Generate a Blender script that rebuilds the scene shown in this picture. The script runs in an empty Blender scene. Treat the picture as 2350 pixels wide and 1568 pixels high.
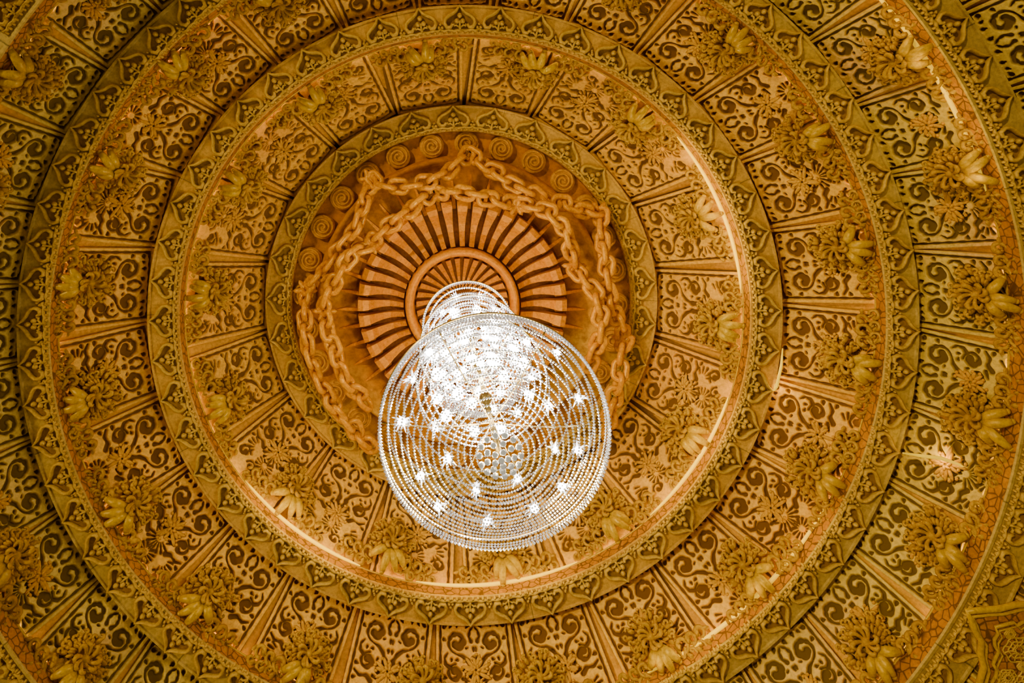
import bpy, math, random
import numpy as np
from mathutils import Matrix, Vector
random.seed(4)
PI=math.pi
C=bpy.context.scene.collection
F=1700.0; VX,VY=986.0,400.0
AX,AY=870/F,3480/F
def W(px,py,D): return Vector(((px-VX)*D/F,(py-VY)*D/F,D))
def P(v): return (VX+v[0]*F/v[2], VY+v[1]*F/v[2])
def seen(v,m=60):
    x,y=P(v); return -m<x<2350+m and -m<y<1568+m
def ey(R): return float(np.interp(R,[2.9,4.43,5.85,6.9],[1.0,.98,.957,.985]))
def sh(R): return float(np.interp(R,[4.4,5.85,6.9],[0,-.012,0]))
def prof(R,D,th):
    return Vector((AX+R*math.cos(th), AY+R*ey(R)*math.sin(th)+sh(R)*R*math.cos(th), D))
# ---------------- materials
def newmat(n):
    m=bpy.data.materials.new(n); m.use_nodes=True; t=m.node_tree; return m,t,t.nodes['Principled BSDF']
def mixc(t,fac,a,b,mode='MIX'):
    n=t.nodes.new('ShaderNodeMix'); n.data_type='RGBA'; n.blend_type=mode
    for i,v in ((0,fac),(6,a),(7,b)):
        if isinstance(v,(int,float)): n.inputs[i].default_value=v
        elif isinstance(v,tuple): n.inputs[i].default_value=(*v,1)
        else: t.links.new(v,n.inputs[i])
    return n.outputs[2]
def math_(t,op,a,b=0.0):
    n=t.nodes.new('ShaderNodeMath'); n.operation=op
    for i,v in enumerate((a,b)):
        if isinstance(v,(int,float)): n.inputs[i].default_value=v
        else: t.links.new(v,n.inputs[i])
    return n.outputs[0]
def noise(t,vec,s,det=4,rough=.55):
    n=t.nodes.new('ShaderNodeTexNoise'); n.inputs['Scale'].default_value=s
    n.inputs['Detail'].default_value=det; n.inputs['Roughness'].default_value=rough
    t.links.new(vec,n.inputs['Vector']); return n.outputs['Fac']
def ramp(t,f,a,b):
    n=t.nodes.new('ShaderNodeMapRange'); n.inputs[1].default_value=a; n.inputs[2].default_value=b
    t.links.new(f,n.inputs[0]); return n.outputs[0]
def stone(name,c1,c2,c3=None,rough=.45,fine=22,bump=.25,relief=None,joints=0,carve=0,spec=.22):
    m,t,b=newmat(name)
    g=t.nodes.new('ShaderNodeNewGeometry').outputs['Position']
    col=mixc(t,ramp(t,noise(t,g,1.6,5),.35,.68),c1,c2)
    if c3: col=mixc(t,ramp(t,noise(t,g,.55,3),.5,.72),col,c3)
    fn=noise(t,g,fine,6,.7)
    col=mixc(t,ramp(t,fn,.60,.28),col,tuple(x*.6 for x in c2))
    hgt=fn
    if carve:
        v=t.nodes.new('ShaderNodeTexVoronoi'); v.feature='DISTANCE_TO_EDGE'; v.inputs['Scale'].default_value=carve
        t.links.new(g,v.inputs['Vector'])
        e=ramp(t,v.outputs['Distance'],.03,.10)
        col=mixc(t,e,tuple(x*.3 for x in c2),col)
    if joints:
        s=t.nodes.new('ShaderNodeSeparateXYZ'); t.links.new(g,s.inputs[0])
        a=math_(t,'ARCTAN2',math_(t,'SUBTRACT',s.outputs[1],AY),math_(t,'SUBTRACT',s.outputs[0],AX))
        fr=math_(t,'FRACT',math_(t,'MULTIPLY',a,joints/(2*PI)))
        j=math_(t,'LESS_THAN',fr,.006*joints/14)
        col=mixc(t,math_(t,'MULTIPLY',j,.75),col,tuple(x*.2 for x in c1))
    b.inputs['Specular IOR Level'].default_value=spec
    b.inputs['Specular Tint'].default_value=(1,.72,.22,1)
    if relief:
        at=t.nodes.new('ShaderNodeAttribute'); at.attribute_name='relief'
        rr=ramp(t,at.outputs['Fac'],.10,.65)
        col=mixc(t,rr,relief,col)  # shade of the carved recesses painted in as a darker colour
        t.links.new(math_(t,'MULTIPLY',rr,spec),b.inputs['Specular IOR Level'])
    t.links.new(col,b.inputs['Base Color'])
    b.inputs['Roughness'].default_value=rough
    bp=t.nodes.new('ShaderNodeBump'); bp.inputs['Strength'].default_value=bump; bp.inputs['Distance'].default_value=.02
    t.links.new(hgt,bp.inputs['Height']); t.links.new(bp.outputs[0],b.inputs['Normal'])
    return m
def emis(name,col,s):
    m,t,b=newmat(name); b.inputs['Base Color'].default_value=(*col,1)
    b.inputs['Emission Color'].default_value=(*col,1); b.inputs['Emission Strength'].default_value=s; return m
M={}
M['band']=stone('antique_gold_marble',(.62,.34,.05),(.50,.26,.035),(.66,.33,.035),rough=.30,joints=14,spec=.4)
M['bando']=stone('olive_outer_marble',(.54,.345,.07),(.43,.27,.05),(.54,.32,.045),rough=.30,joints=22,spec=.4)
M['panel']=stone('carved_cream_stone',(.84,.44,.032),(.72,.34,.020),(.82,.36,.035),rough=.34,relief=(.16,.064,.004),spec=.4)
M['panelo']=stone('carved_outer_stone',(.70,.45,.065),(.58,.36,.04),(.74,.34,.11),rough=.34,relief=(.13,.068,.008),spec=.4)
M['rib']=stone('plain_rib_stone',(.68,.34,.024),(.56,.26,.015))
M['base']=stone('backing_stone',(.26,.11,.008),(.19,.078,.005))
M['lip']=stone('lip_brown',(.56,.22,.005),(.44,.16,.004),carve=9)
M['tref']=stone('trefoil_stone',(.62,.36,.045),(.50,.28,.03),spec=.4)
M['dark']=stone('painted_arch_shade',(.34,.17,.018),(.26,.125,.012))  # brown stands in for the shadow inside the trefoil arches
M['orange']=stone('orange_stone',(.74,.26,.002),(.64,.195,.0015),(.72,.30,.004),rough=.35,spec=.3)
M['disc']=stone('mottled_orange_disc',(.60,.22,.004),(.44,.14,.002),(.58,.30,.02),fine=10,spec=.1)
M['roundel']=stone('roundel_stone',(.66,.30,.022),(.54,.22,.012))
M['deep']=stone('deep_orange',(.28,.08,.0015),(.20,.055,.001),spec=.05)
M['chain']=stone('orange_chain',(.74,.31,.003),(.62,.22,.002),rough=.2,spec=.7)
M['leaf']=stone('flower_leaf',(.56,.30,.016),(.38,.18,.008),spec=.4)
M['gold']=stone('yellow_petal',(.58,.34,.003),(.48,.25,.002),rough=.2,spec=.6)
M['led']=emis('led_glow',(1,.74,.02),15)
M['ledhot']=emis('led_hot',(1,.62,.0),.62)
M['wire']=emis('streak_glow',(1,.64,.0),.6)
M['bulb']=emis('bulb_glow',(1,.98,.95),70)
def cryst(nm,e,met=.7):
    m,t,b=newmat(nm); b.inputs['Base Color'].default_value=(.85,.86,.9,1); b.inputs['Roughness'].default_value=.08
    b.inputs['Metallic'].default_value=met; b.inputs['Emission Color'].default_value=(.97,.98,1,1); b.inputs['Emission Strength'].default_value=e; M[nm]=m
cryst('crystal',.27,.9); cryst('self_lit_crystal',2.6); cryst('clear_crystal',.22,.85)  # crystals given their own emission in place of bulb sparkle
m,t,b=newmat('polished_gold'); b.inputs['Base Color'].default_value=(.7,.5,.2,1); b.inputs['Roughness'].default_value=.25; b.inputs['Metallic'].default_value=1; M['metal']=m
# ---------------- mesh builder
class MB:
    def __init__(s): s.v=[]; s.f=[]; s.m=[]
    def tube(s,pts,rad,n=6,flat=1.0,mi=0,closed=False):
        pts=[Vector(p) for p in pts]; N=len(pts)
        if not hasattr(rad,'__len__'): rad=[rad]*N
        b0=len(s.v); up=Vector((0,0,1))
        for i,p in enumerate(pts):
            if closed: d=pts[(i+1)%N]-pts[i-1]
            else: d=pts[min(i+1,N-1)]-pts[max(i-1,0)]
            if d.length<1e-9: d=Vector((1,0,0))
            d.normalize()
            u=up if abs(d.dot(up))<.95 else Vector((1,0,0))
            a=d.cross(u).normalized(); c=a.cross(d).normalized()
            for k in range(n):
                q=2*PI*k/n
                s.v.append(p+a*math.cos(q)*rad[i]+c*math.sin(q)*rad[i]*flat)
        for i in range(N if closed else N-1):
            j=(i+1)%N
            for k in range(n):
                l=(k+1)%n
                s.f.append((b0+i*n+k,b0+i*n+l,b0+j*n+l,b0+j*n+k)); s.m.append(mi)
        if not closed:
            s.f.append(tuple(b0+k for k in range(n))); s.m.append(mi)
            s.f.append(tuple(b0+(N-1)*n+k for k in range(n))); s.m.append(mi)
    def ball(s,c,r,rot=None,nu=10,nv=6,mi=0):
        if not hasattr(r,'__len__'): r=(r,r,r)
        c=Vector(c); b0=len(s.v)
        for j in range(nv+1):
            ph=PI*j/nv
            for i in range(nu):
                q=2*PI*i/nu
                v=Vector((math.sin(ph)*math.cos(q)*r[0],math.sin(ph)*math.sin(q)*r[1],math.cos(ph)*r[2]))
                if rot is not None: v=rot@v
                s.v.append(c+v)
        for j in range(nv):
            for i in range(nu):
                k=(i+1)%nu
                s.f.append((b0+j*nu+i,b0+j*nu+k,b0+(j+1)*nu+k,b0+(j+1)*nu+i)); s.m.append(mi)
    def octa(s,c,rx,rz):
        b0=len(s.v); x,y,z=c
        s.v+= [Vector(p) for p in ((x+rx,y,z),(x,y+rx,z),(x-rx,y,z),(x,y-rx,z),(x,y,z+rz),(x,y,z-rz))]
        for k in range(4):
            s.f.append((b0+k,b0+(k+1)%4,b0+4)); s.f.append((b0+(k+1)%4,b0+k,b0+5)); s.m+=[0,0]
    def loft(s,rings,closed=True,mi=0,caps=False):
        b0=len(s.v); n=len(rings[0])
        for r in rings: s.v+=[Vector(p) for p in r]
        for i in range(len(rings)-1):
            for k in range(n if closed else n-1):
                l=(k+1)%n
                s.f.append((b0+i*n+k,b0+i*n+l,b0+(i+1)*n+l,b0+(i+1)*n+k)); s.m.append(mi)
        if caps:
            s.f.append(tuple(range(b0,b0+n))); s.f.append(tuple(range(b0+(len(rings)-1)*n,b0+len(rings)*n))); s.m+=[mi,mi]
    def poly(s,pts,mi=0):
        b0=len(s.v); s.v+=[Vector(p) for p in pts]; s.f.append(tuple(range(b0,b0+len(pts)))); s.m.append(mi)
    def build(s,name,mats,parent=None,smooth=True):
        me=bpy.data.meshes.new(name); me.from_pydata([tuple(v) for v in s.v],[],s.f)
        if not isinstance(mats,(list,tuple)): mats=[mats]
        for m in mats: me.materials.append(m)
        me.polygons.foreach_set('material_index',s.m)
        me.polygons.foreach_set('use_smooth',[smooth]*len(s.f))
        o=bpy.data.objects.new(name,me); C.objects.link(o)
        if parent: o.parent=parent
        return o
def empty(name,M_=None,label=None,cat=None,group=None):
    o=bpy.data.objects.new(name,None); C.objects.link(o); o.empty_display_size=.1
    if M_ is not None: o.matrix_world=M_
    if label: o['label']=label; o['category']=cat
    if group: o['group']=group
    return o
def tag(o,label,cat,group=None):
    o['label']=label; o['category']=cat
    if group: o['group']=group
    return o
def dup(root,kids,M_,label,group):
    r=root.copy(); C.objects.link(r); r.matrix_world=M_; r['label']=label; r['group']=group
    for ch in kids:
        c=ch.copy(); C.objects.link(c); c.parent=r
        c.matrix_parent_inverse=Matrix.Identity(4)
        for g in ch.children:
            d=g.copy(); C.objects.link(d); d.parent=c
            d.matrix_parent_inverse=Matrix.Identity(4)
    return r
def frame(R,D,th,dR=1.0,dD=0.0,off=0.0):
    p=prof(R,D,th); y=(prof(R+dR*.01,D+dD*.01,th)-p).normalized()
    t=(prof(R,D,th+.001)-p).normalized(); z=y.cross(t).normalized()
    if z.z>0: z=-z
    x=y.cross(z).normalized(); p=p+z*off
    return Matrix(((x.x,y.x,z.x,p.x),(x.y,y.y,z.y,p.y),(x.z,y.z,z.z,p.z),(0,0,0,1)))
def clock(th):
    m=((math.degrees(th)+90)%360)*2
    m=int(round(m/5.0)*5)%720; h=m//60 or 12
    return "%d:%02d"%(h,m%60)
def revolve(profile,segs=240,mb=None,mi=0,a0=0,a1=2*PI):
    mb=mb or MB(); full=abs(a1-a0-2*PI)<1e-6
    n=segs if full else segs+1
    rings=[[prof(R,D,a0+(a1-a0)*k/segs) for k in range(n)] for R,D in profile]
    mb.loft(rings,closed=full,mi=mi); return mb
# ---------------- ceiling shell
sh_=revolve([(.01,12.7),(2.9,12.7),(3.1,12.45),(3.15,12.45),(4.4,11.15),(4.5,11.3),(4.6,11.2),(5.8,10.2),(5.95,10.4),(6.03,10.35),(6.9,9.2),(7.1,9.4),(7.2,9.3),(8.1,8.35),(10.5,8.0)])
o=sh_.build('ceiling',M['base'],smooth=False); o['kind']='structure'
# ---------------- bands (trims)
BANDS=[ # Ri,Ro,D,lip,count,phase deg
 (2.74,3.18,12.0,.16,29,-92.5),
 (4.138,4.61,10.74,.25,48,-91.0),
 (5.585,6.03,9.89,.25,66,-91.5),
 (6.675,7.2,8.9,.30,82,-91.0)]
def trefoil():
    mb=MB(); z=.026
    half=[(.12,-.07),(.15,-.115),(.21,-.115),(.245,-.06),(.235,.0),(.18,.05),(.11,.085),(.055,.125),(0,.20)]
    full=[(-x,y) for x,y in half]+[(x,y) for x,y in half[::-1][1:]]
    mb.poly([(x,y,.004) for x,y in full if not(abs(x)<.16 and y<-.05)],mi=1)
    r=[.022,.028,.032,.031,.028,.027,.026,.024,.018,.024,.026,.027,.028,.031,.032,.028,.022]
    mb.tube([(x,y,z) for x,y in full],r,n=7,mi=0,flat=1.3)
    for a in (90,210,330):
        q=math.radians(a); mb.ball((.055*math.cos(q),.0+.055*math.sin(q),.030),(.042,.042,.036),nu=8,nv=4)
    mb.tube([(0,-.02,.03),(0,-.10,.03),(0,-.15,.03)],[.02,.018,.024],n=5)
    for s in (-1,1):
        mb.tube([(0,-.12,.02),(s*.055,-.085,.028),(s*.09,-.095,.028),(s*.10,-.065,.028)],[.014,.017,.017,.018],n=5)
        mb.tube([(0,-.155,.02),(s*.10,-.170,.022),(s*.18,-.15,.022),(s*.25,-.17,.022),(s*.32,-.15,.022)],[.024,.022,.026,.022,.026],n=5)
        for xx,yy,rr in ((.05,-.19,.024),(.13,-.195,.022),(.21,-.19,.026),(.29,-.195,.022),(.285,-.12,.030),(.32,-.075,.022)):
            mb.ball((s*xx,yy,.014),(rr,rr,.035),nu=7,nv=4)
    return mb
tre=None
for i,(Ri,Ro,D,lip,n,ph) in enumerate(BANDS):
    mb=revolve([(Ri,D+.015),(Ri+.012,D-.012),(Ri+.045,D-.012),(Ri+.055,D+.008),(Ro-.05,D+.008),(Ro-.04,D-.015),(Ro-.012,D-.018),(Ro,D),(Ro,D+.12),(Ro-.02,D+.22)],360)
    tr=mb.build('trim_%d'%(i+1),M['band'] if i<2 else M['bando'],smooth=False); tr['kind']='structure'
    revolve([(Ri,D+.012),(Ri,D+lip*.82),(Ri+.01,D+lip),(Ri+.06,D+lip),(Ri+.07,D+.1)],360).build('inner_lip',M['lip'],tr,smooth=False)
    if i:
        mb=MB(); mb.tube([prof(Ri+.008,D+lip-.01,2*PI*k/240) for k in range(240)],.018,n=6,closed=True); mb.build('gilt_edge',M['gold'],tr)
    Rm=(Ri+Ro)/2
    for k in range(n):
        th=math.radians(ph)+2*PI*k/n
        if not seen(prof(Rm,D,th),40): continue
        Mx=frame(Rm,D,th,off=-.008)
        sc=(2*PI*Rm/n)/.64
        if tre is None: o=trefoil().build('trefoil_ornament',[M['tref'],M['dark']],tr); tre=o
        else: o=tre.copy(); C.objects.link(o); o.parent=tr
        o.matrix_world=Mx@Matrix.Diagonal((sc,1.0,1.3,1))
# ---------------- carved panels
def relief_field(X,Q,qmax,var):
    ax=np.abs(X); S=[]
    def stroke(pts,w0,w1):
        pts=np.array(pts,float); n=len(pts)
        seg=np.linspace(0,n-1,n*8); xs=np.interp(seg,np.arange(n),pts[:,0]); ys=np.interp(seg,np.arange(n),pts[:,1])
        S.append((xs,ys,np.linspace(w0,w1,len(xs))))
    def spiral(cx,cy,r0,r1,a0,turns,w0,w1,n=26):
        t=np.linspace(0,1,n); a=math.radians(a0)+2*PI*turns*t; r=r0+(r1-r0)*t**.8
        stroke(np.stack([cx+r*np.cos(a),cy+r*np.sin(a)],1),w0,w1)
    def tri(x,y,r,a):
        a=math.radians(a); stroke([(x,y),(x+r*1.6*math.cos(a),y+r*1.6*math.sin(a))],r*.75,.006)
    spiral(.44,.62,.28,.09,80,-1.1,.014,.088)
    stroke([(.46,.91),(.31,.96),(.18,1.08),(.10,1.25),(.11,1.40)],.014,.055)
    stroke([(.70,.88),(.78,.98),(.76,1.12),(.66,1.2)],.010,.035)
    spiral(.52,1.34,.21,.07,-95,1.05,.014,.070)
    stroke([(.80,1.58),(.66,1.68),(.48,1.66),(.36,1.76)],.012,.042)
    stroke([(.02,.28),(.10,.36),(.14,.50),(.08,.62)],.010,.035)
    stroke([(.24,1.42),(.26,1.52),(.20,1.60)],.03,.008)
    for x,y,r,a in ((.79,.25,.05,200),(.17,.24,.045,60),(.45,.21,.045,90),(.03,.78,.045,90),
                    (.80,.55,.04,150),(.80,1.42,.045,170),(.62,.24,.035,60),(.05,1.02,.04,90),(.22,.78,.03,200),(.28,1.24,.035,60),(.45,1.04,.035,10),(.60,1.02,.03,80),(.04,1.5,.03,90),(.80,1.75,.04,200)):
        tri(x,y,r,a)
    c=1.80 if var==0 else 1.62
    for a in range(-160,-15,26):
        q=math.radians(a)
        stroke([(.19*math.cos(q),c+.19*math.sin(q)),(.38*math.cos(q),c+.32*math.sin(q))],.006,.03)
    for a in range(-40,100,28):
        q=math.radians(a); stroke([(.44+.14*math.cos(q),c+.28+.14*math.sin(q)),(.44+.29*math.cos(q),c+.28+.26*math.sin(q))],.006,.028)
    if var:
        for a in range(15,170,22):
            q=math.radians(a); stroke([(.12*math.cos(q),c+.12*math.sin(q)),(.34*math.cos(q),c+.34*math.sin(q))],.006,.024)
    spiral(.62,2.25,.19,.05,200,1.0,.012,.05)
    spiral(.22,2.40,.16,.04,0,-1.0,.012,.05)
    for a in range(0,360,30):
        q=math.radians(a); stroke([(.0+.10*math.cos(q),2.1+.10*math.sin(q)),(.24*math.cos(q),2.1+.2*math.sin(q))],.006,.022)
    h=np.ones_like(X)*9
    for xs,ys,w in S:
        d=np.sqrt((ax[...,None]-xs)**2+(Q[...,None]-ys)**2)-w*(1+.30*np.sin(ys*38+xs*30))
        h=np.minimum(h,d.min(-1))
    inner=np.minimum(.89-ax, Q-.09)
    sc=.014+.022*np.clip(np.abs(np.sin(Q*11))-.3,0,1)*(ax>.75)+.022*np.clip(np.abs(np.sin(X*14))-.3,0,1)*(Q<.2)
    g=np.abs(inner)-sc
    g=np.where(inner<-.03,9,g); h=np.minimum(h,g)
    r=np.clip(h/.026,0,1)**.7
    lump=.06*np.sin(X*9)*np.cos(Q*11)*(inner>0)*r
    return r*np.where(inner<-.02,1.0,.95)+lump*.5
def panel_mesh(w0,w1,L,name,mat,var,parent):
    nx,ny=124,166
    u=np.linspace(-1,1,nx); v=np.linspace(0,1,ny)
    U,V=np.meshgrid(u,v); hw=w0/2
    hwv=(w0+(w1-w0)*V)/2
    Q=V*L/hw
    r=relief_field(U,Q,L/hw,var)
    Z=.068*(r-1)
    x=U*hwv; y=(V-.5)*L
    verts=np.stack([x,y,Z],-1).reshape(-1,3).tolist()
    faces=[]
    for j in range(ny-1):
        for i in range(nx-1):
            a=j*nx+i; faces.append((a,a+1,a+nx+1,a+nx))
    loop=[i for i in range(nx)]+[j*nx+nx-1 for j in range(1,ny)]+[(ny-1)*nx+i for i in range(nx-2,-1,-1)]+[j*nx for j in range(ny-2,0,-1)]
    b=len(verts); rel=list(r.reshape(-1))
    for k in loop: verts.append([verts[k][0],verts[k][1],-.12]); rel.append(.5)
    n=len(loop)
    for k in range(n):
        l=(k+1)%n; faces.append((loop[k],b+k,b+l,loop[l]))
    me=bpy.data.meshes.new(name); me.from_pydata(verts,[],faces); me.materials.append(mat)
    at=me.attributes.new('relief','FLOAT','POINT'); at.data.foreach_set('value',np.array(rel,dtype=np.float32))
    me.polygons.foreach_set('use_smooth',[True]*len(me.polygons))
    o=bpy.data.objects.new(name,me); C.objects.link(o); o.parent=parent; return o
TIERS=[ # R0,D0,R1,D1,n,boundary phase, flowers, flower phase, word
 (3.20,12.25,4.25,11.05,18,-89.0,14,-99.0,'innermost'),
 (4.66,11.0,5.68,10.12,26,67.6,20,-47.3,'second'),
 (6.08,10.12,6.78,9.13,35,.8,25,-33.4,'third'),
 (7.25,9.1,7.95,8.3,42,0.0,0,0,'outermost')]
for ti,(R0,D0,R1,D1,n,ph,nf,fph,word) in enumerate(TIERS):
    L=math.hypot(R1-R0,D1-D0); dR,dD=(R1-R0)/L,(D1-D0)/L
    Rm,Dm=(R0+R1)/2,(D0+D1)/2
    w0=2*PI*R0/n*.96; w1=2*PI*R1/n*.87
    protos=[]
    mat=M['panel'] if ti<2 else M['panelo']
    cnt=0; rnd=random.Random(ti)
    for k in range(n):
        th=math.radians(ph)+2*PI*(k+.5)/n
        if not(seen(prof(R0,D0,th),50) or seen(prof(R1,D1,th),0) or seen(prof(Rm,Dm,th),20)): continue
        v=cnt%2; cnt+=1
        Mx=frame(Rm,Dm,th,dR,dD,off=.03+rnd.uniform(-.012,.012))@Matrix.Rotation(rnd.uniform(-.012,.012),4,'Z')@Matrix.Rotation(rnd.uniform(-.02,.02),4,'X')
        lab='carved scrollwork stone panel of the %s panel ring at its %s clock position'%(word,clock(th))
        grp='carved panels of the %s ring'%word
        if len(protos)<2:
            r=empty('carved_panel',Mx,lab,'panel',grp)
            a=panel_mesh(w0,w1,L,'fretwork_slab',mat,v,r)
            rb=MB(); g0=2*PI*R0/n; g1=2*PI*R1/n; rings=[]
            for q in range(9):
                s=q/8; y=(s-.5)*L; xc=(g0+(g1-g0)*s)/2; hw=.025+.085*s; bz=-.065-.02*s
                rings.append([(xc-hw,y,bz-.10),(xc-hw*.96,y,bz-.04),(xc,y,bz-.03),(xc+hw*.96,y,bz-.04),(xc+hw,y,bz-.10)])
            rb.loft(rings,closed=False); b2=rb.build('plain_rib',M['rib'],r)
            kk=[a,b2]
            rs=MB(); rr_=random.Random(v+ti*3); yc=(.52 if v else .60)*L-.5*L
            nl=13 if v else 11
            for q in range(nl):
                an=2*PI*q/nl+rr_.uniform(-.22,.22); lr=(.10 if v else .075)*rr_.uniform(.6,1.3)
                rs.ball(((.05+lr*.7)*math.cos(an),yc+(.05+lr*.7)*math.sin(an),.002),(lr,.027,.020),Matrix.Rotation(an+rr_.uniform(-.2,.2),3,'Z'),nu=8,nv=4)
                rs.ball(((.05+lr*1.5)*math.cos(an+.2),yc+(.05+lr*1.5)*math.sin(an+.2),.002),(.026,.022,.018),nu=7,nv=4)
            for q in range(6):
                an=2*PI*q/6; rs.ball((.045*math.cos(an),yc+.045*math.sin(an),.018),(.04,.022,.02),Matrix.Rotation(an+.4,3,'Z'),nu=7,nv=4)
            kk.append(rs.build('leaf_rosette',M['rib'],r))
            protos.append((r,kk))
        else:
            dup(protos[v][0],protos[v][1],Mx,lab,grp)
# ---------------- flower brackets
def flower(parent,Rc,half,seed):
    kids=[]; rnd=random.Random(seed)
    mb=MB()
    for k in range(19):
        a=math.radians(-215+250*k/18)+rnd.uniform(-.10,.10); r=.27+rnd.uniform(-.05,.05)
        c=Vector((r*math.cos(a),-.02+r*math.sin(a)*.9,.07))
        mb.ball(c,(.060,.034,.05),Matrix.Rotation(a+rnd.uniform(-.5,.5),3,'Z'),nu=8,nv=5)
        cu=[]; sg=rnd.choice((-1,1))
        for j in range(7):
            b_=a+sg*(-1.2+j*.75); cu.append(c+Vector((.05*math.cos(a),.05*math.sin(a),.03))+Vector((math.cos(b_),math.sin(b_),.12*j/7))*(.036*(1-j/10)))
        mb.tube(cu,[.016,.019,.020,.020,.019,.018,.015],n=5)
        c2=Vector((.19*math.cos(a+.1),-.02+.17*math.sin(a+.1),.13))
        mb.ball(c2,(.052,.023,.045),Matrix.Rotation(a+.5,3,'Z'),nu=8,nv=5)
    kids.append(mb.build('leaf_collar',M['leaf'],parent))
    mb=MB()
    for k in range(8):
        a=2*PI*k/8+rnd.uniform(-.2,.2); pts=[]
        for q in range(7):
            s=q/6; rr=.03+.13*math.sin(s*PI*.75); aa=a+.9*s
            pts.append((rr*math.cos(aa),-.03+rr*math.sin(aa),.12+.16*math.sin(.3+s*PI*.7)))
        mb.tube(pts,[.014,.024,.029,.031,.029,.024,.014],n=6)
    mb.ball((0,-.03,.17),(.06,.06,.06))
    hd=mb.build('flower_head',M['leaf'],parent); kids.append(hd)
    for a,l in ((-44,.26),(-14,.34),(14,.32),(42,.28)):
        a+=rnd.uniform(-9,9); l*=rnd.uniform(.8,1.12)
        mb=MB(); q=math.radians(90+a); pts=[]; rad=[]; cv=rnd.uniform(-.08,.08)
        for j in range(10):
            s=j/9; pts.append((math.cos(q)*(.05+l*s)-cv*s*s*math.sin(q),.07+math.sin(q)*(.04+l*s)+cv*s*s*math.cos(q),.17+.10*math.sin(s*PI*.9)-.05*s))
            rad.append(.020+.044*math.sin(PI*min(1,s*.72+.14)))
        mb.tube(pts,rad,n=9,flat=.75); mb.ball(pts[-1],(rad[-1]*1.02,rad[-1]*1.02,rad[-1]*.8),nu=9,nv=5)
        kids.append(mb.build('lotus_petal',M['gold'],parent))
    for s in (-1,1):
        mb=MB(); hf=half*.86
        def bend(x,y,z): return (s*x,y-x*x/(2*Rc),z)
        pts=[bend(.22+(hf-.22)*q/14,.32+.05*math.sin(q*1.5),.06) for q in range(15)]
        mb.tube(pts,[.030-.0012*q for q in range(15)],n=6)
        for q in range(6):
            x=.30+(hf-.30)*q/5.3; sg=1 if q%2 else -1; R=.08+rnd.random()*.03-.004*q
            cx,cy=x,.31+sg*.085; sp=[]; rr=[]
            for j in range(11):
                a=-sg*PI/2+sg*j*.55; r_=R*(1-j/14)
                sp.append(bend(cx+r_*math.cos(a),cy+r_*math.sin(a),.07+.006*j)); rr.append(.023+.0018*j)
            mb.tube(sp,rr,n=5)
            mb.ball(bend(x+.03,.31-sg*.07,.09),(.05,.028,.032),Matrix.Rotation(s*rnd.uniform(-.3,1.2),3,'Z'),nu=7,nv=4)
        for q in range(5):
            mb.ball(bend(.22+.22*rnd.random(),.12+.26*rnd.random(),.06),(.05,.026,.04),Matrix.Rotation(rnd.random()*3,3,'Z'),nu=6,nv=4)
        kids.append(mb.build('vine_scroll',M['leaf'],parent))
    return kids
for ti,(R0,D0,R1,D1,n,ph,nf,fph,word) in enumerate(TIERS):
    if not nf: continue
    L=math.hypot(R1-R0,D1-D0); dR,dD=(R1-R0)/L,(D1-D0)/L
    fr=.70; R,D=R0+(R1-R0)*fr,D0+(D1-D0)*fr; protos=[]; cnt=0; rnd=random.Random(ti+5)
    for k in range(nf):
        th=math.radians(fph)+2*PI*k/nf
        if not seen(prof(R,D,th),70): continue
        Mx=frame(R,D,th,dR,dD,off=.03)@Matrix.Translation((0,rnd.uniform(-.02,.02),0))@Matrix.Rotation(rnd.uniform(-.06,.06),4,'Z')
        lab='carved flower bracket with yellow lotus petals, %s ring, at its %s clock position'%(word,clock(th))
        grp='flower brackets of the %s ring'%word
        if cnt<3:
            r=empty('flower_bracket',Mx,lab,'carved flower',grp); kids=flower(r,R,PI*R/nf*.97,ti*3+cnt); protos.append((r,kids))
        else: dup(protos[(cnt*7//2)%3][0],protos[(cnt*7//2)%3][1],Mx,lab,grp)
        cnt+=1
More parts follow.
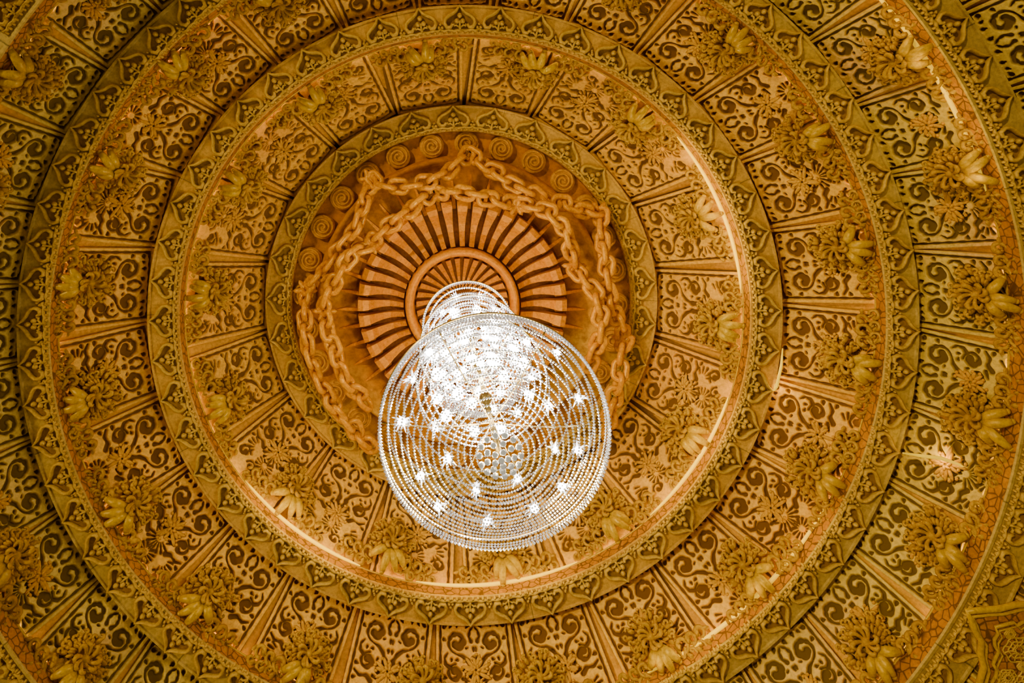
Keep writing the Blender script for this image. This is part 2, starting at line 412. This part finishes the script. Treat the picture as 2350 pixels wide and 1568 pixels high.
# ---------------- LED coves
def led(Rr,D,a0,a1,mat,rad,label):
    N=max(6,int(abs(a1-a0)/2)); full=(a1-a0)>=359
    pts=[prof(Rr,D,math.radians(a0+(a1-a0)*k/N)) for k in range(N if full else N+1)]
    if not full: rad=[rad*(.25+.75*math.sin(PI*k/N)**.5) for k in range(N+1)]
    mb=MB(); mb.tube(pts,rad,n=6,closed=full)
    return tag(mb.build('led_strip',M[mat]),label,'led strip')
for (Ri,D,lip,w) in ((4.138,10.74,.25,'innermost panel ring'),(5.585,9.89,.25,'second panel ring'),(6.675,8.9,.30,'third panel ring')):
    led(Ri+.04,D+lip+.02,0,360,'led',.010,'long glowing yellow light strip hidden in the cove around the %s'%w)
for (Ri,D,lip,a,b,l,en) in ((4.138,10.74,.25,-40,-4,'bright yellow light strip beside the innermost ring, right of the chandelier',4.0),
    (4.138,10.74,.25,18,48,'bright yellow light strip beside the innermost ring, lower right of the chandelier',3.6),
    (4.138,10.74,.25,66,100,'bright yellow light strip beside the innermost ring, directly below the chandelier',2.6),
    (4.138,10.74,.25,112,142,'bright yellow light strip beside the innermost ring, lower left of the chandelier',4.0),
    (5.585,9.89,.25,28,64,'bright yellow light strip beside the second ring at lower right',2.2),
    (6.675,8.9,.30,-44,-16,'bright yellow light strip beside the third ring at upper right',2.6)):
    led(Ri-.022,D+lip-.015,a,b,'ledhot',.034,l)
    nl=max(2,int((b-a)/4.5))
    for k in range(nl):
        th=math.radians(a+(b-a)*(k+.5)/nl)
        li=bpy.data.lights.new('cove_glow_fill','POINT'); li.energy=en; li.shadow_soft_size=.14; li.color=(1,.76,.0)
        lo=bpy.data.objects.new('cove_glow_fill',li); C.objects.link(lo); lo.location=prof(Ri-.24,D+lip-.24,th)  # unseen point lights added in the open beside the cove to spread its glow
for pts,l in (([(2072,1040),(2110,1046),(2160,1052),(2200,1066),(2255,1100)],'loose glowing yellow light wire across third ring panels at right'),
              ([(1796,800),(1793,840),(1782,888),(1776,897)],'short golden highlight streak beside second trefoil band at right, shaped as a glowing tube')):  # highlight on the band joint, built as a glowing tube with a lamp
    D=9.45 if pts[0][0]>2000 else 10.62
    mb=MB(); mb.tube([W(x,y,D) for x,y in pts],[.010,.022,.026,.018,.008][:len(pts)],n=6); tag(mb.build('light_streak',M['wire']),l,'light wire')
    li=bpy.data.lights.new('streak_light','POINT'); li.energy=5; li.shadow_soft_size=.10; li.color=(1,.74,.02)
    lo=bpy.data.objects.new('streak_light',li); C.objects.link(lo); lo.location=W(pts[2][0],pts[2][1],D+.12)
# ---------------- centre medallion
root=empty('ceiling_medallion',Matrix.Translation((AX,AY,12.2)),'round orange fluted ceiling medallion behind the chandelier, ringed by roundels','medallion')
def loc(mb):
    for i,v in enumerate(mb.v): mb.v[i]=v-Vector((AX,AY,12.2))
    return mb
loc(revolve([(2.80,12.15),(2.36,12.17),(2.35,12.1),(2.33,12.0),(2.30,11.95),(2.25,11.95),(2.22,12.04),(2.0,12.12),(1.8,12.14),(1.6,12.10),(1.4,12.02),(1.0,11.90),(.80,11.8)],200)).build('dished_disc',M['disc'],root)
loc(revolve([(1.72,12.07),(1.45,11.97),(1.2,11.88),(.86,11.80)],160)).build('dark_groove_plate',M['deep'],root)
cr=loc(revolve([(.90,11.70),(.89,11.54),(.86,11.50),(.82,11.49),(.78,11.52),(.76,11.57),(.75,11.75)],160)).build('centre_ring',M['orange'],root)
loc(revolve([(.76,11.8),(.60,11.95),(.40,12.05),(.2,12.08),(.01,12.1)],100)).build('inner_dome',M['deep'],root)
def rib_mesh(path,ws,h):
    mb=MB(); rings=[]
    for (R,D),w in zip(path,ws): rings.append([(R,-w/2,D+h-12.2),(R,-w/2,D-12.2),(R,w/2,D-12.2),(R,w/2,D+h-12.2)])
    mb.loft(rings,caps=True); return mb
def radial(name,mb,mat,n,ph=0,smooth=False,par=None):
    o=mb.build(name,mat,par or root,smooth)
    for k in range(n):
        c=o if k==0 else o.copy()
        if k: C.objects.link(c); c.parent=par or root
        c.rotation_euler=(0,0,ph+2*PI*k/n)
radial('fluted_rib',rib_mesh([(.92,11.58),(1.02,11.68),(1.14,11.75),(1.26,11.74),(1.38,11.66),(1.46,11.57),(1.55,11.53),(1.63,11.56),(1.65,11.68)],[.075,.08,.09,.105,.13,.15,.165,.17,.17],.24),M['orange'],40)
radial('thin_ridge',rib_mesh([(1.50,11.84),(1.70,11.94),(1.85,12.02),(2.05,12.10)],[.06,.055,.045,.02],.10),M['orange'],40,PI/40)
radial('inner_flute',rib_mesh([(.22,12.0),(.40,11.95),(.56,11.82),(.72,11.64)],[.025,.045,.065,.085],.14),M['orange'],30,par=cr)
mb=MB(); sp=[]
for k in range(44):
    a=2*PI*k/18; R_=.185*(1-k/52); sp.append((R_*math.cos(a),R_*math.sin(a),-.05-.0006*k))
mb.tube(sp,.020,n=5)
mb.loft([[(r*math.cos(2*PI*k/20),r*math.sin(2*PI*k/20),z) for k in range(20)] for r,z in ((.20,.05),(.20,-.04),(.17,-.05),(.10,-.045),(.005,-.06))])
o=mb.build('roundel',M['roundel'],root)
for k in range(28):
    th=2*PI*k/28+math.radians(-88); c=o if k==0 else o.copy()
    if k: C.objects.link(c); c.parent=root
    c.location=(2.55*math.cos(th),2.55*math.sin(th),-.08); c.rotation_euler=(0,0,k*1.3)
# ---------------- chains
mb=MB(); pts=[]
for k in range(20):
    a=2*PI*k/20; pts.append((.090*math.cos(a)+(.06 if math.cos(a)>0 else -.06),.10*math.sin(a),0))
mb.tube(pts,.046,n=8,closed=True); LINK=mb.build('chain_link',M['chain']); first=[True]
def chain(p0,p1,p2,label,D0=11.75,D1=11.45,twist=0):
    def B(t):
        x=(1-t)**2*p0[0]+2*t*(1-t)*(2*p1[0]-.5*p0[0]-.5*p2[0])+t*t*p2[0]
        y=(1-t)**2*p0[1]+2*t*(1-t)*(2*p1[1]-.5*p0[1]-.5*p2[1])+t*t*p2[1]
        return W(x,y,D0+(D1-D0)*4*t*(1-t))
    P_=[B(i/200) for i in range(201)]; acc=[0]
    for a,b in zip(P_,P_[1:]): acc.append(acc[-1]+(b-a).length)
    n=max(3,int(acc[-1]/.195)); r=empty('chain_garland',Matrix.Translation(P_[0]),label,'chain','orange chain garlands')
    rnd=random.Random(int(p0[0]+p1[1]))
    for k in range(n):
        s=(k+.5)/n*acc[-1]; i=min(199,int(np.searchsorted(acc,s))-1); i=max(i,0); p=P_[i]; d=(P_[i+1]-P_[i]).normalized()
        z=Vector((0,0,1)); y=z.cross(d).normalized(); z=d.cross(y)
        R=Matrix((d,y,z)).transposed()@Matrix.Rotation((PI/2 if k%2 else 0)+.35+rnd.uniform(-.5,.5),3,'X')@Matrix.Rotation(rnd.uniform(-.35,.35),3,'Z')
        if first[0]: o=LINK; first[0]=False
        else: o=LINK.copy(); C.objects.link(o)
        o.parent=r; o.matrix_parent_inverse=Matrix.Identity(4)
        o.matrix_local=Matrix.Translation(p-P_[0]+Vector((rnd.uniform(-.03,.03),rnd.uniform(-.03,.03),0)))@R.to_4x4()
    kb=MB()
    for a in range(0,360,60):
        q=math.radians(a); kb.ball((.10*math.cos(q),.10*math.sin(q),.02),(.10,.045,.05),Matrix.Rotation(q,3,'Z'),nu=7,nv=5)
    kb.tube([(0,0,.0),(0,0,.30)],.035,n=7)
    kb.build('hook',M['chain'],r)
for a in (((1080,348),(1215,440),(1375,488),'outer orange stone chain from the topmost hook down to the upper right'),
 ((1375,488),(1396,640),(1432,775),'outer orange stone chain down the right side of the medallion'),
 ((1432,775),(1415,880),(1385,1000),'outer orange stone chain at lower right, running behind the chandelier'),
 ((700,668),(728,860),(862,1035),'outer orange stone chain curving down the lower left to the chandelier'),
 ((850,412),(800,545),(700,668),'outer orange stone chain on the upper left of the medallion'),
 ((1080,348),(965,425),(850,412),'outer orange stone chain from the topmost hook to the upper left')):
    chain(*a)
for a in (((995,440),(1090,447),(1185,470),'inner orange stone chain straight above the fluted ribs'),
 ((1185,470),(1275,500),(1318,610),'inner orange stone chain at upper right of the fluted ribs'),
 ((1318,610),(1378,720),(1350,850),'inner orange stone chain right of the fluted ribs'),
 ((995,440),(905,510),(850,560),'inner orange stone chain at upper left of the fluted ribs'),
 ((850,560),(780,620),(745,715),'inner orange stone chain left of the fluted ribs'),
 ((745,715),(785,850),(850,925),'inner orange stone chain at lower left of the fluted ribs')):
    chain(*a,D0=11.55,D1=11.3)
# ---------------- chandelier
cz=11.4
ch=empty('chandelier',Matrix.Translation((AX,AY,cz)),'large tiered crystal chandelier with glowing white bulbs hanging from the medallion','chandelier')
def bead_ring(R,D,br,name='crystal_ring',el=1.0,mat='crystal'):
    mb=MB(); n=int(2*PI*R/(br*2.0)); z=D-cz
    for k in range(n):
        a=2*PI*k/n; mb.octa((R*math.cos(a),R*math.sin(a),z),br,br*el)
    mb.build(name,M[mat],ch,False)
def hoop(R,D,rad,name='gold_hoop'):
    mb=MB(); mb.tube([(R*math.cos(2*PI*k/90),R*math.sin(2*PI*k/90),D-cz) for k in range(90)],rad,n=5,closed=True); return mb.build(name,M['metal'],ch)
mb=MB(); mb.tube([(0,0,.45),(0,0,5.45-cz)],.025,n=10)
for D in (11.2,10.6,9.3,8.0,6.8): mb.ball((0,0,D-cz),(.07,.07,.1))
mb.build('centre_rod',M['metal'],ch)
crnd=random.Random(3)
def bowl(R0,D0,drop,n,br,nb,bR,rmin=.1,mat='crystal',nonlin=1.0,lit=()):
    for k in range(n):
        s=(k/(n-1))**nonlin; R=R0+(rmin-R0)*s; D=D0-drop*math.sin(s*PI/2)
        bead_ring(R,D,br*(1-.15*s),mat=mat)
    hp=hoop(R0+.01,D0+.03,.008)
    for k in range(3):
        mb=MB()
        for q in (0,PI):
            a=PI*k/3+q; pts=[]
            for j in range(9):
                s=j/8; R=.02+(R0-.02)*s; pts.append((R*math.cos(a),R*math.sin(a),D0+.12-.10*math.sin(s*PI)-cz))
            mb.tube(pts,.007,n=5)
        mb.build('arm',M['metal'],ch)
    for j,(rr,cnt,dz) in enumerate(nb):
        for k in range(cnt):
            a=2*PI*(k+.3*j)/cnt+.2+crnd.uniform(-.09,.09); mb=MB(); z=D0+dz-cz; r1=rr+crnd.uniform(-.05,.04); x,y=r1*math.cos(a),r1*math.sin(a)
            bq=bR*crnd.uniform(.7,1.2)
            mb.ball((x,y,z),(bq,bq,bq*1.8),nu=10,nv=8)
            bo=mb.build('bulb',M['bulb'],hp)
            mb=MB(); mb.tube([(x,y,z+bR*1.2),(x,y,z+bR*1.2+.09)],.018,n=8); mb.build('candle_socket',M['metal'],hp)
            mb=MB(); mb.ball((x,y,z+.02),(bq*.9,bq*.9,.02),nu=8,nv=4)
            for e in range(12):
                q=2*PI*e/12+crnd.uniform(-.2,.2); l=bq+crnd.choice((.008,.012,.03,.06))
                mb.tube([(x,y,z+.02),(x+l*.6*math.cos(q),y+l*.6*math.sin(q),z+.02),(x+l*math.cos(q),y+l*math.sin(q),z-.01)],[.012,.008,.002],n=4)
            mb.build('glare_star',M['self_lit_crystal'],hp,False)  # glowing spikes shaped like the star glare around each bulb
bowl(.60,9.95,.22,8,.016,[(.40,9,-.02)],.040,mat='self_lit_crystal')
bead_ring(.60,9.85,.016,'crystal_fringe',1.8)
bowl(.62,8.65,.30,10,.016,[(.47,11,-.02),(.24,8,-.1)],.056,mat='self_lit_crystal')
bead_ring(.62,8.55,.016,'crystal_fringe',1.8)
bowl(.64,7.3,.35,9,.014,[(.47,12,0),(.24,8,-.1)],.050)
for k in range(6): bead_ring(.56-.05*k,9.3-.10*k,.013,'crystal_strand'); bead_ring(.58-.05*k,8.0-.12*k,.013,'crystal_strand')
for k in range(5): bead_ring(.86-.06*k,6.2+.2*k,.012,'crystal_strand')
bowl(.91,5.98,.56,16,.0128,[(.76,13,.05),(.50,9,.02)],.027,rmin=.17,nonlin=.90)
bead_ring(.918,5.93,.0125); bead_ring(.912,5.88,.0125)
bead_ring(.91,5.83,.015,'crystal_fringe',2.2)
for R,D,n in ((.15,5.38,14),(.10,5.35,9),(.05,5.32,5),(.0,5.29,1)):
    for k in range(n):
        a=2*PI*k/n; mb=MB(); mb.ball((R*math.cos(a),R*math.sin(a),D-cz),.025,nu=8,nv=6); mb.build('crystal_ball',M['clear_crystal'],ch,False)
# ---------------- hanging carved frame, bottom right
D=8.25; rt=W(2240,1410,D)
r=empty('hanging_carved_frame',Matrix.Translation(rt),'corner of a gold carved frame with dark filigree at the bottom right','frame')
def L_(pts,dz=0): return [W(x,y,D)-rt+Vector((0,0,dz)) for x,y in pts]
mb=MB(); mb.poly(L_([(2228,1412),(2300,1398),(2520,1390),(2520,1720),(2240,1720),(2252,1560),(2248,1480)],.03)); mb.build('backing',M['lip'],r)
mb=MB(); op=[(2520,1384),(2400,1386),(2330,1388),(2290,1398),(2255,1400),(2220,1404),(2230,1425),(2236,1445),(2252,1470),(2250,1500),(2258,1530),(2248,1565),(2246,1600),(2240,1720)]
mb.tube(L_(op),.035,n=8); mb.tube(L_([(x+12,y+12) for x,y in op]),.018,n=6); mb.build('outer_moulding',M['gold'],r)
mb=MB(); ip=[]
for k in range(13): ip.append((2350-7*k+60, 1432+5*math.sin(k*1.9)))
for k in range(14): ip.append((2284+6*math.sin(k*1.9)+2*math.sin(k*.5),1440+k*14))
mb.tube(L_(ip),.020,n=7); mb.tube(L_([(x+9,y+9) for x,y in ip]),.012,n=5); mb.build('inner_moulding',M['gold'],r)
mb=MB()
for cx,cy,R in ((2338,1492,34),(2402,1484,30),(2312,1556,22),(2368,1560,32),(2318,1455,12),(2372,1450,12),(2345,1530,10)):
    for rr in (1,.66,.36):
        mb.tube(L_([(cx+R*rr*(1+.08*math.cos(6*a*PI/15))*math.cos(a*PI/15),cy+R*rr*.85*(1+.08*math.cos(6*a*PI/15))*math.sin(a*PI/15)) for a in range(30)]),.010,n=5,closed=True)
    for a in range(12):
        q=a*PI/6; mb.tube(L_([(cx+R*.2*math.cos(q),cy+R*.2*math.sin(q)),(cx+R*.6*math.cos(q+.4),cy+R*.5*math.sin(q+.4)),(cx+R*math.cos(q+.3),cy+R*.85*math.sin(q+.3))]),.009,n=5)
mb.build('filigree',M['tref'],r)
# ---------------- lights
w=bpy.data.worlds.new('hall'); bpy.context.scene.world=w; w.use_nodes=True
bg=w.node_tree.nodes['Background']; bg.inputs[0].default_value=(1,.79,.32,1); bg.inputs[1].default_value=.27
def pl(D,e,r,col=(1,.80,.38),x=AX,y=AY):
    l=bpy.data.lights.new('chandelier_light','POINT'); l.energy=e; l.shadow_soft_size=r; l.color=col
    o=bpy.data.objects.new('chandelier_light',l); C.objects.link(o); o.location=(x,y,D)
pl(5.9,190,.4); pl(8.5,80,.3); pl(10.2,45,.25,(1,.72,.15))
s=bpy.data.lights.new('relief_fill_lamp','SUN'); s.energy=1.75; s.angle=.06; s.color=(1,.82,.34)  # unseen lamp added below, slanting upward to shade the carved relief
so=bpy.data.objects.new('relief_fill_lamp',s); C.objects.link(so)
so.rotation_euler=Vector((.9,.7,1)).to_track_quat('-Z','Y').to_euler()
# ---------------- camera
cam=bpy.data.cameras.new('camera'); co=bpy.data.objects.new('camera',cam); C.objects.link(co)
co.location=(0,0,0); co.rotation_euler=(PI,0,0)
cam.sensor_width=36; cam.lens=F/2350*36; cam.shift_x=(1175-VX)/2350; cam.shift_y=-(784-VY)/2350
cam.clip_end=100
bpy.context.scene.camera=co
